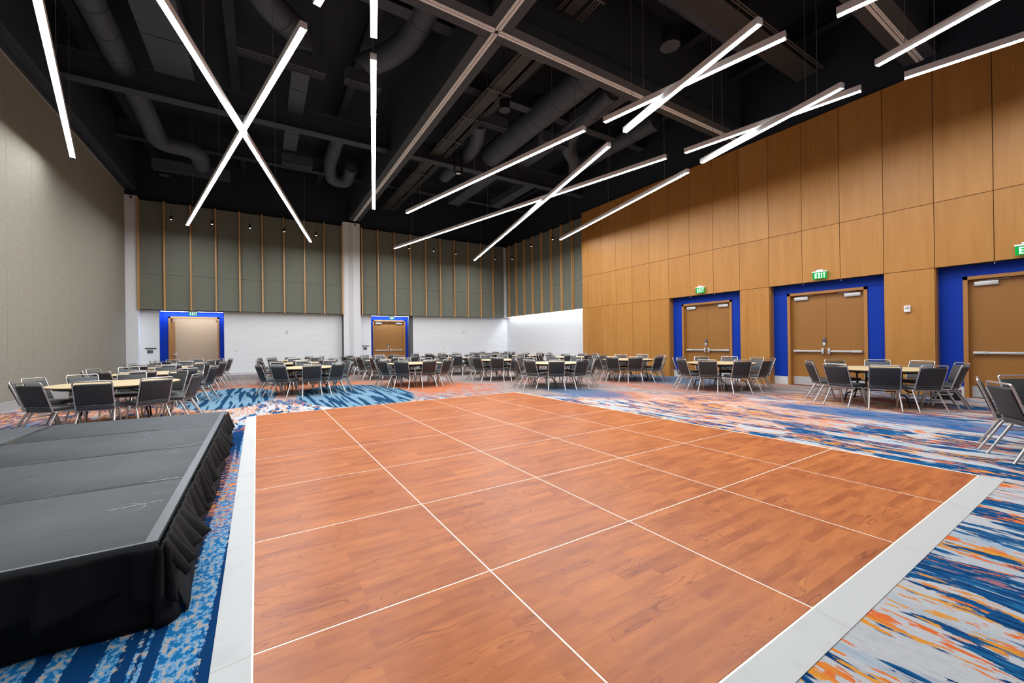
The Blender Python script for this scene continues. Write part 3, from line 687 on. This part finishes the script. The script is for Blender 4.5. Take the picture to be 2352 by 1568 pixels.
# ------------------------------------------------------------------ signs and wall devices
def letters(mbb, x0, z0, h, wd, gap, T):
    t = h*0.2; x = x0
    def bar(a_, b_, c_, d_): mbb.add([T(a_, c_, 0), T(b_, c_, 0), T(b_, d_, 0), T(a_, d_, 0), T(a_, c_, 1), T(b_, c_, 1), T(b_, d_, 1), T(a_, d_, 1)],
            [(3, 2, 1, 0), (4, 5, 6, 7), (0, 1, 5, 4), (1, 2, 6, 5), (2, 3, 7, 6), (3, 0, 4, 7)])
    def slant(xa, xb):
        q = [(xa, z0), (xa+t*1.05, z0), (xb+t*1.05, z0+h), (xb, z0+h)]
        mbb.add([T(a_, b_, 0) for a_, b_ in q]+[T(a_, b_, 1) for a_, b_ in q], [(3, 2, 1, 0), (4, 5, 6, 7), (0, 1, 5, 4), (1, 2, 6, 5), (2, 3, 7, 6), (3, 0, 4, 7)])
    bar(x, x+t, z0, z0+h); bar(x+t, x+wd, z0, z0+t); bar(x+t, x+wd, z0+h/2-t/2, z0+h/2+t/2); bar(x+t, x+wd, z0+h-t, z0+h); x += wd+gap
    slant(x, x+wd-t); slant(x+wd-t, x); x += wd+gap
    bar(x, x+t, z0, z0+h); x += t+gap
    bar(x+wd/2-t/2, x+wd/2+t/2, z0, z0+h-t); bar(x, x+wd, z0+h-t, z0+h)
def exit_sign(label, loc, rotz, panel_mat):
    # local: X runs to the reader's right, -Y faces the reader
    s_ = empty('exit_sign', loc, rotz, label, 'sign')
    MB().rbox(0, 0.0, 0.20, 0.36, 0.05, 0.035, 0.006).rbox(0, 0.02, 0.235, 0.16, 0.09, 0.04, 0.008).build('canopy', M['plastic_white'], s_)
    MB().box(-0.17, 0.17, -0.006, 0.006, 0.0, 0.185).build('sign_panel', M[panel_mat], s_)
    mbb = MB(); letters(mbb, -0.117, 0.022, 0.14, 0.062, 0.016, lambda x, z, k: (x, -0.0065-0.003*k, z)); mbb.build('lettering', M['exit_letter'], s_)
RZ = -PI/2    # on the wood wall the reader looks along +X: local X -> -Y, local -Y -> -X
exit_sign('green EXIT sign above the farthest door of the wood wall', (XW-0.07, 8.79, 3.085), RZ, 'exit_green')
exit_sign('green EXIT sign above the middle door of the wood wall', (XW-0.07, 5.13, 3.085), RZ, 'exit_green')
exit_sign('green EXIT sign cut off by the right edge of the photo', (XW-0.07, 1.47, 3.085), RZ, 'exit_green')
exit_sign('EXIT sign glowing above the open doorway in the back wall', (-2.62, YB-0.06, 2.80), 0, 'exit_cyan')
exit_sign('EXIT sign glowing above the closed brown door in the back wall', (6.42, YB-0.06, 2.80), 0, 'exit_cyan')
def device(name, label, cat, loc, rotz, build):
    d = empty(name, loc, rotz, label, cat); build(d); return d
def strobe(d):
    MB().rbox(0, -0.025, 0, 0.12, 0.05, 0.16, 0.01).build('housing', M['plastic_white'], d)
    MB().rbox(0, -0.06, 0.03, 0.08, 0.03, 0.035, 0.006).build('lens', M['steel'], d)
    mbb = MB(); h = 0.012
    for k in range(4): mbb.box(-0.045+k*0.024, -0.030+k*0.024, -0.0525, -0.05, 0.056, 0.070)
    mbb.build('lettering', M['red_tag'], d)
device('fire_alarm', 'white fire alarm strobe on the wood wall between two doors', 'alarm', (XW, 3.325, 2.10), RZ, strobe)
device('fire_alarm', 'white fire alarm strobe on the back wall left of the pilaster', 'alarm', (1.134, YB, 2.10), 0, strobe)
device('fire_alarm', 'white fire alarm strobe on the back wall near the far corner', 'alarm', (10.94, YB, 2.10), 0, strobe)
def outlet(d):
    MB().rbox(0, -0.006, 0, 0.12, 0.012, 0.12, 0.004).build('plate', M['plastic_white'], d)
    MB().rbox(0, -0.014, 0.01, 0.035, 0.012, 0.03, 0.004).build('knob', M['plastic_black'], d)
device('wall_switch', 'small white control plate right of the open doorway', 'switch', (-1.014, YB, 1.20), 0, outlet)
device('wall_switch', 'small white control plate on the right back wall', 'switch', (9.6, YB, 1.12), 0, outlet)
def panel(d):
    MB().box(-0.19, 0.19, -0.02, 0, 0.06, 0.105).build('label_bar', M['plastic_black'], d)
    MB().rbox(-0.02, -0.012, -0.05, 0.19, 0.024, 0.14, 0.004).build('switch_panel', M['plastic_grey'], d)
device('control_panel', 'dark control panel left of the open doorway', 'switch', (-4.11, YB, 1.25), 0, panel)
device('control_panel', 'dark control panel left of the brown back door', 'switch', (4.96, YB, 1.22), 0, panel)
def camdev(d):
    MB().rbox(0, -0.03, 0, 0.07, 0.06, 0.09, 0.008).build('housing', M['plastic_black'], d)
    MB().cyl((0, -0.06, 0), (0, -0.075, 0), 0.02, 12).build('lens', M['plastic_grey'], d)
device('wall_camera', 'small black camera at the top of the white pilaster', 'camera', (4.40, YP-0.03, 7.84), 0, camdev)
device('wall_camera', 'small black camera at the top of the left corner pilaster', 'camera', (-4.62, YP-0.03, 7.77), 0, camdev)

# ------------------------------------------------------------------ dance floor
DF = empty('dance_floor', (-0.0969, 9.4830, 0), R(0.40012), 'portable cherry wood dance floor with white sloped edges', 'dance floor')
T = 1.2192; th = 0.02
bmx = MB()
e = 0.0045; c_ = 0.002
vs = []
for z, ins in ((0.002, e), (th-c_, e), (th, e+c_)):
    vs += [(-T/2+ins, -T/2+ins, z), (T/2-ins, -T/2+ins, z), (T/2-ins, T/2-ins, z), (-T/2+ins, T/2-ins, z)]
fs = [(3, 2, 1, 0), (8, 9, 10, 11)]
for k in range(2):
    for i in range(4): fs.append((k*4+i, k*4+(i+1) % 4, k*4+4+(i+1) % 4, k*4+4+i))
bmx.add(vs, fs); pm = bmx.mesh('floor_panel', M['cherry'])
for i in range(5):
    for j in range(7): inst('floor_panel', pm, DF, ((i+0.5)*T, -(j+0.5)*T, 0))
W5, L7 = 5*T, 7*T
mb = MB()
for i in range(6): mb.box(i*T-e, i*T+e, -L7, 0, 0.001, th-0.0008)
for j in range(8): mb.box(0, W5, -j*T-e, -j*T+e, 0.001, th-0.0010)
mb.build('joint_strip', M['strip'], DF)
def ramp(x0, x1, y0, y1, side):
    # wedge from th at the floor to 2 mm outside
    z = {'L': (0.003, th, th, 0.003), 'R': (th, 0.003, 0.003, th), 'N': (0.003, 0.003, th, th), 'F': (th, th, 0.003, 0.003)}[side]
    p = [(x0, y0), (x1, y0), (x1, y1), (x0, y1)]
    MB().add([(a_, b_, 0.0005) for a_, b_ in p]+[(a_, b_, zz) for (a_, b_), zz in zip(p, z)], [(3, 2, 1, 0), (4, 5, 6, 7), (0, 1, 5, 4), (1, 2, 6, 5), (2, 3, 7, 6), (3, 0, 4, 7)]).build('edge_ramp', M['ramp'], DF)
rw = 0.155; gp = 0.0008
for j in range(7): ramp(-rw, -e, -(j+1)*T+gp, -j*T-gp, 'L'); ramp(W5+e, W5+rw*0.5, -(j+1)*T+gp, -j*T-gp, 'R')
for i in range(5): ramp(i*T+gp, (i+1)*T-gp, -L7-rw, -L7-e, 'N'); ramp(i*T+gp, (i+1)*T-gp, e, rw*0.5, 'F')
for (x0, x1, y0, y1, zz) in ((-rw, -e, e, rw*0.5, (.002, .003, .002, .002)), (-rw, -e, -L7-rw, -L7-e, (.002, .003, th, .003)), (W5+e, W5+rw*0.5, -L7-rw, -L7-e, (.003, .002, .003, th)), (W5+e, W5+rw*0.5, e, rw*0.5, (th, .003, .002, .003))):
    p = [(x0, y0), (x1, y0), (x1, y1), (x0, y1)]
    MB().add([(a_, b_, 0.0005) for a_, b_ in p]+[(a_, b_, q) for (a_, b_), q in zip(p, zz)], [(3, 2, 1, 0), (4, 5, 6, 7), (0, 1, 5, 4), (1, 2, 6, 5), (2, 3, 7, 6), (3, 0, 4, 7)]).build('edge_ramp', M['ramp'], DF)
# far edges that the camera sees edge-on: slim white nosing
MB().box(-0.0, W5+0.01, e, 0.012, 0.001, th+0.001).box(W5+e, W5+0.02, -L7, 0.012, 0.001, th+0.001).build('edge_nosing', M['strip'], DF)

# ------------------------------------------------------------------ stage
ST = empty('stage', (-0.465, 2.747, 0), 0, 'low black portable stage with black gathered skirt at left', 'stage')
HS = 0.406; dw, dl = 1.83, 1.2145
for i in range(2):
    for j in range(4):
        dk = MB().rbox(-(i+0.5)*dw, (j+0.5)*dl, HS-0.04, dw-0.006, dl-0.006, 0.08, 0.003, seg=1).build('deck', M['stage'], ST)
        for sx in (-1, 1):
            for sy in (-1, 1):
                MB().cyl((-(i+0.5)*dw+sx*0.75, (j+0.5)*dl+sy*0.45, 0), (-(i+0.5)*dw+sx*0.75, (j+0.5)*dl+sy*0.45, HS-0.08), 0.025, 8).build('support_leg', M['black_metal'], dk)
for j in (1, 2, 3):
    mb = MB(); n = 10; rr = random.Random(j)
    for k in range(n):
        a0, a1 = -3.6+k*0.36, -3.6+(k+1)*0.36-0.004
        if a1 > 0: a1 = -0.05
        mb.box(a0, a1, j*dl-0.018+rr.uniform(-.003, .003), j*dl+0.016+rr.uniform(-.003, .003), HS-0.001, HS+0.0015)
    mb.build('tape_strip', M['tape'], ST)
MB().box(-dw-0.03, -dw+0.025, 0, 4*dl, HS-0.001, HS+0.0015).build('tape_strip', M['tape'], ST)
MB().box(-0.05, 0.002, 0, 4*dl, HS-0.02, HS+0.002).build('edge_tape', M['stage_edge'], ST)
MB().box(-3.6, 0.002, -0.004, 0.014, HS-0.03, HS+0.003).build('edge_tape', M['stage_edge'], ST)
for (x0, y0, x1, y1) in ((-0.34, 0.665, -0.09, 0.70), (-0.40, 2.452, -0.08, 2.456), (-0.6, 3.665, -0.08, 3.668), (-0.26, 1.232, -0.08, 1.236)):
    mb = MB()
    d_ = Vector((x1-x0, y1-y0, 0)); n_ = Vector((-d_.y, d_.x, 0)).normalized()*0.005
    a_ = Vector((x0, y0, HS+0.0018)); b_ = Vector((x1, y1, HS+0.0018)); mb.add([a_-n_, b_-n_, b_+n_, a_+n_], [(0, 1, 2, 3)])
    mb.build('scuff_mark', M['scratch'], ST)
def cloth(name, path, ztop, zbot, off_fn, hem_fn, ns, nt=10):
    # path(s) -> (point, outward normal); s in 0..1
    vs = []; fs = []
    for i in range(ns+1):
        s_ = i/ns; p, nrm = path(s_); hem = hem_fn(s_)
        for k in range(nt+1):
            t = k/nt; z = ztop+(zbot+hem-ztop)*t
            vs.append((p[0]+nrm[0]*off_fn(s_, t), p[1]+nrm[1]*off_fn(s_, t), z))
    for i in range(ns):
        for k in range(nt):
            a_ = i*(nt+1)+k; fs.append((a_, a_+1, a_+nt+2, a_+nt+1))
    o = MB().add(vs, fs, 0, True).build(name, M['skirt'], ST)
    so = o.modifiers.new('thick', 'SOLIDIFY'); so.thickness = 0.004; so.offset = 0
    return o
LS = 4*dl
def side(s_): return (0.004, LS*s_), (1, 0)
def front(s_): return (-3.64*(1-s_)-0.0, -0.006), (0, -1)
def nz(s_, f, ph=0): return math.sin(s_*f+ph)*0.6+math.sin(s_*f*2.37+ph*1.7)*0.3+math.sin(s_*f*0.53+1.1)*0.4
cloth('skirt', side, HS-0.03, 0.0, lambda s_, t: 0.01+0.075*t+0.008*t*nz(s_, 42)+0.035*t*t*nz(s_, 11, 2), lambda s_: 0.004+0.006*abs(nz(s_, 9)), 170)
cloth('skirt', front, HS-0.03, 0.0, lambda s_, t: 0.01+0.035*t+0.02*t*nz(s_, 20)+0.03*t*t*nz(s_, 8, 1), lambda s_: 0.004+0.008*abs(nz(s_, 7)), 120)
def pleat(x):  # sharp hanging loops
    f = x % 1.0; return (math.sin(f*PI))**0.7*(0.8+0.4*math.sin(x*1.7))
def ruffle_side(s_, t):
    return 0.012+(0.012+0.055*t)*pleat(s_*38+0.3*math.sin(s_*21)+t*0.3)+0.03*t+0.06*t*max(0, math.sin(s_*11+0.6))**3
cloth('ruffle', side, HS-0.012, HS*0.36, ruffle_side, lambda s_: 0.05*nz(s_, 17)+0.035*pleat(s_*38+0.3*math.sin(s_*21)+0.3), 420)
def ruffle_front(s_, t):
    f = (s_*11.3) % 1.0
    step_ = 0.022 if f < 0.5 else 0.008
    return 0.02+step_+0.03*t*nz(s_, 16)+0.035*t*(1-f)
cloth('ruffle', front, HS-0.012, HS*0.34, ruffle_front, lambda s_: 0.03*nz(s_, 23)+0.05*((s_*11.3) % 1.0), 180)
# the gathered corner where both ruffles meet
def corner(s_):
    a_ = -PI/2*(1-s_); return (0.0+0.012*math.cos(a_), -0.0+0.012*math.sin(a_)), (math.cos(a_), math.sin(a_))
cloth('ruffle', corner, HS-0.012, HS*0.3, lambda s_, t: 0.02+(0.02+0.06*t)*pleat(s_*2.0+t*0.3), lambda s_: 0.03*math.sin(s_*7), 24)
cloth('skirt', corner, HS-0.03, 0.0, lambda s_, t: 0.012+0.07*t, lambda s_: 0.004, 14)

# ------------------------------------------------------------------ tables and chairs
ZTAB = 0.742
def make_table():
    root = empty('round_table', (0, 0, 0), 0, 'x', 'table')
    MB().disc_prism(0, 0, ZTAB-0.022, ZTAB, 0.9144, 64, 0, 1).build('tabletop', [M['maple'], M['table_edge']], root)
    MB().disc_prism(0, 0, ZTAB-0.06, ZTAB-0.022, 0.80, 48).build('apron', M['black_metal'], root)
    for s_ in (-1, 1):
        mb = MB()
        for q in (-1, 1):
            x = s_*0.42
            mb.tube([(x, q*0.30, ZTAB-0.06), (x, q*0.30, 0.34)], 0.016, 8)
            mb.tube(bend([(x, q*0.30, 0.34), (x, q*0.36, 0.24), (x+s_*0.02, q*0.47, 0.22), (x+s_*0.04, q*0.52, 0.012)], 6), 0.015, 8)
        mb.tube([(s_*0.42, -0.30, 0.30), (s_*0.42, 0.30, 0.30)], 0.012, 8)
        mb.tube([(s_*0.42, -0.30, 0.50), (s_*0.42, 0.30, 0.50)], 0.012, 8)
        mb.build('folding_leg', M['black_metal'], root)
        MB().tube([(s_*0.42, 0, 0.50), (s_*0.05, 0, ZTAB-0.06)], 0.009, 6).build('brace', M['black_metal'], root)
    MB().box(-0.55, 0.55, -0.30, -0.27, ZTAB-0.10, ZTAB-0.06).box(-0.55, 0.55, 0.27, 0.30, ZTAB-0.10, ZTAB-0.06).build('rail', M['black_metal'], root)
    return root
def make_chair():
    root = empty('banquet_chair', (0, 0, 0), 0, 'x', 'chair')
    MB().rbox(0, 0.005, 0.437, 0.435, 0.44, 0.065, 0.022, seg=3).build('seat', M['vinyl'], root)
    lean = math.atan2(0.125, 0.36); Tm = Matrix.Translation((0, -0.265, 0.652)) @ Matrix.Rotation(lean, 4, 'X')
    MB().rbox(0, 0.006, 0, 0.425, 0.032, 0.365, 0.014, Tm, seg=3).build('backrest', M['vinyl'], root)
    MB().rbox(0, -0.017, 0, 0.42, 0.016, 0.355, 0.007, Tm, seg=2).build('back_shell', M['vinyl_dark'], root)
    tb = [(-0.226, -0.185, 0.402), (-0.226, -0.205, 0.47), (-0.226, -0.338, 0.868), (0.226, -0.338, 0.868), (0.226, -0.205, 0.47), (0.226, -0.185, 0.402)]
    P = [Vector(p) for p in tb]; out = [P[0], P[1]]
    for i in (2, 3):
        a_ = P[i]+(P[i-1]-P[i]).normalized()*0.035; b_ = P[i]+(P[i+1]-P[i]).normalized()*0.035
        for k in range(5): t = k/4; out.append(a_*(1-t)**2+P[i]*2*t*(1-t)+b_*t*t)
    out += [P[4], P[5]]
    MB().tube(out, 0.0125, 8).build('back_frame', M['chrome'], root)
    MB().tube([(-0.205, -0.20, 0.397), (-0.205, 0.20, 0.397)], 0.011, 6).tube([(0.205, -0.20, 0.397), (0.205, 0.20, 0.397)], 0.011, 6).tube([(-0.22, -0.17, 0.397), (0.22, -0.17, 0.397)], 0.011, 6).tube([(-0.205, 0.14, 0.397), (0.205, 0.14, 0.397)], 0.011, 6).build('seat_frame', M['chrome'], root)
    for s_ in (-1, 1): MB().tube([(s_*0.21, -0.17, 0.30), (s_*0.212, 0.165, 0.30)], 0.006, 6).build('stacking_bar', M['chrome'], root)
    for s_ in (-1, 1):
        MB().tube([(s_*0.208, -0.12, 0.40), (s_*0.242, -0.33, 0.0)], 0.0145, 8).build('leg', M['chrome'], root)
        MB().tube([(s_*0.205, 0.12, 0.40), (s_*0.225, 0.235, 0.0)], 0.0145, 8).build('leg', M['chrome'], root)
    return root
table0 = make_table(); chair0 = make_chair(); first = [True, True]
cols = ['beige-wall', 'second', 'middle', 'fourth', 'wood-wall']
tabs = [  # x, y, column, row name
    (-2.28, 10.28, 0, 'front'), (-2.28, 13.55, 0, 'second'), (-2.28, 16.9, 0, 'third'), (-2.28, 20.2, 0, 'rearmost'),
    (1.16, 13.5, 1, 'front'), (1.16, 16.9, 1, 'second'), (1.16, 20.2, 1, 'rearmost'),
    (4.47, 13.5, 2, 'front'), (4.47, 16.9, 2, 'second'), (4.47, 20.2, 2, 'rearmost'),
    (7.98, 0.0, 3, 'nearest'), (7.95, 10.25, 3, 'front'), (7.85, 13.55, 3, 'second'), (7.85, 16.9, 3, 'third'), (7.85, 20.2, 3, 'rearmost'),
    (11.33, 3.25, 4, 'nearest'), (11.25, 6.77, 4, 'second'), (11.25, 10.2, 4, 'third'), (11.23, 13.55, 4, 'fourth'), (11.23, 16.9, 4, 'fifth'), (11.23, 20.2, 4, 'rearmost')]
tlab = {(0, 'front'): 'front table of the beige-wall column, just behind the black stage', (3, 'nearest'): 'table at the right edge, mostly outside the photo', (4, 'nearest'): 'nearest table of the wood-wall column, before the middle doors'}
pos = {0: 'near-side centre', 1: 'near-side right', -1: 'near-side left', 2: 'right-side front', -2: 'left-side front', 3: 'right-side rear', -3: 'left-side rear', 4: 'far-side right', -4: 'far-side left', 5: 'far-side centre', -5: 'far-side centre'}
rnd = random.Random(11)
for (tx, ty_, ci, row) in tabs:
    t = table0 if first[0] else copy_tree(table0); first[0] = False
    t.location = (tx, ty_, 0); t.rotation_euler = (0, 0, rnd.uniform(-0.25, 0.25)+R(10))
    t['label'] = 'round maple folding table, '+tlab.get((ci, row), '%s table of the %s column' % (row, cols[ci]))
    t['group'] = 'round banquet tables'
    camdir = math.atan2(-ty_, -tx)
    dd = [(R(270+36*k)-camdir+PI) % (2*PI)-PI for k in range(10)]
    k0 = min(range(10), key=lambda k: abs(dd[k]))
    for k in range(10):
        a_ = R(270+36*k)+R(rnd.uniform(-2, 2))
        b_ = (k-k0) % 10                                # counter-clockwise from the camera side
        if b_ > 5: b_ -= 10
        rr = 0.945+rnd.uniform(-0.03, 0.04); rnd_turn = R(rnd.uniform(-4, 4))
        if (ci, row) == (3, 'nearest'):
            # only the three chairs the photo shows at this table
            if k not in (4, 5, 6): continue
            a_ += R(4); rr = 0.95
            if k == 6: rnd_turn = R(-8)
        x = tx+rr*math.cos(a_); y = ty_+rr*math.sin(a_)
        # skip what the dance floor edge or a wall would not allow
        c2 = chair0 if first[1] else copy_tree(chair0); first[1] = False
        c2.location = (x, y, 0); c2.rotation_euler = (0, 0, a_+PI/2+rnd_turn)
        c2['label'] = 'grey padded chrome chair, %s seat, %s table, %s column' % (pos[max(-5, min(5, b_))], row, cols[ci])
        c2['group'] = 'chairs around the %s table of the %s column' % (row, cols[ci])
# black case on the floor by the wood wall
cs = empty('equipment_case', (13.12, 2.62, 0), 0.1, 'black equipment case on the carpet by the wood wall', 'case')
MB().rbox(0, 0, 0.11, 0.36, 0.46, 0.20, 0.02).build('body', M['plastic_black'], cs)
MB().rbox(-0.185, 0.1, 0.13, 0.012, 0.06, 0.05, 0.004).rbox(-0.185, -0.1, 0.13, 0.012, 0.06, 0.05, 0.004).build('latch', M['steel'], cs)
MB().tube(bend([(0, -0.1, 0.205), (0, -0.08, 0.245), (0, 0.08, 0.245), (0, 0.1, 0.205)]), 0.01, 6).build('handle', M['plastic_black'], cs)
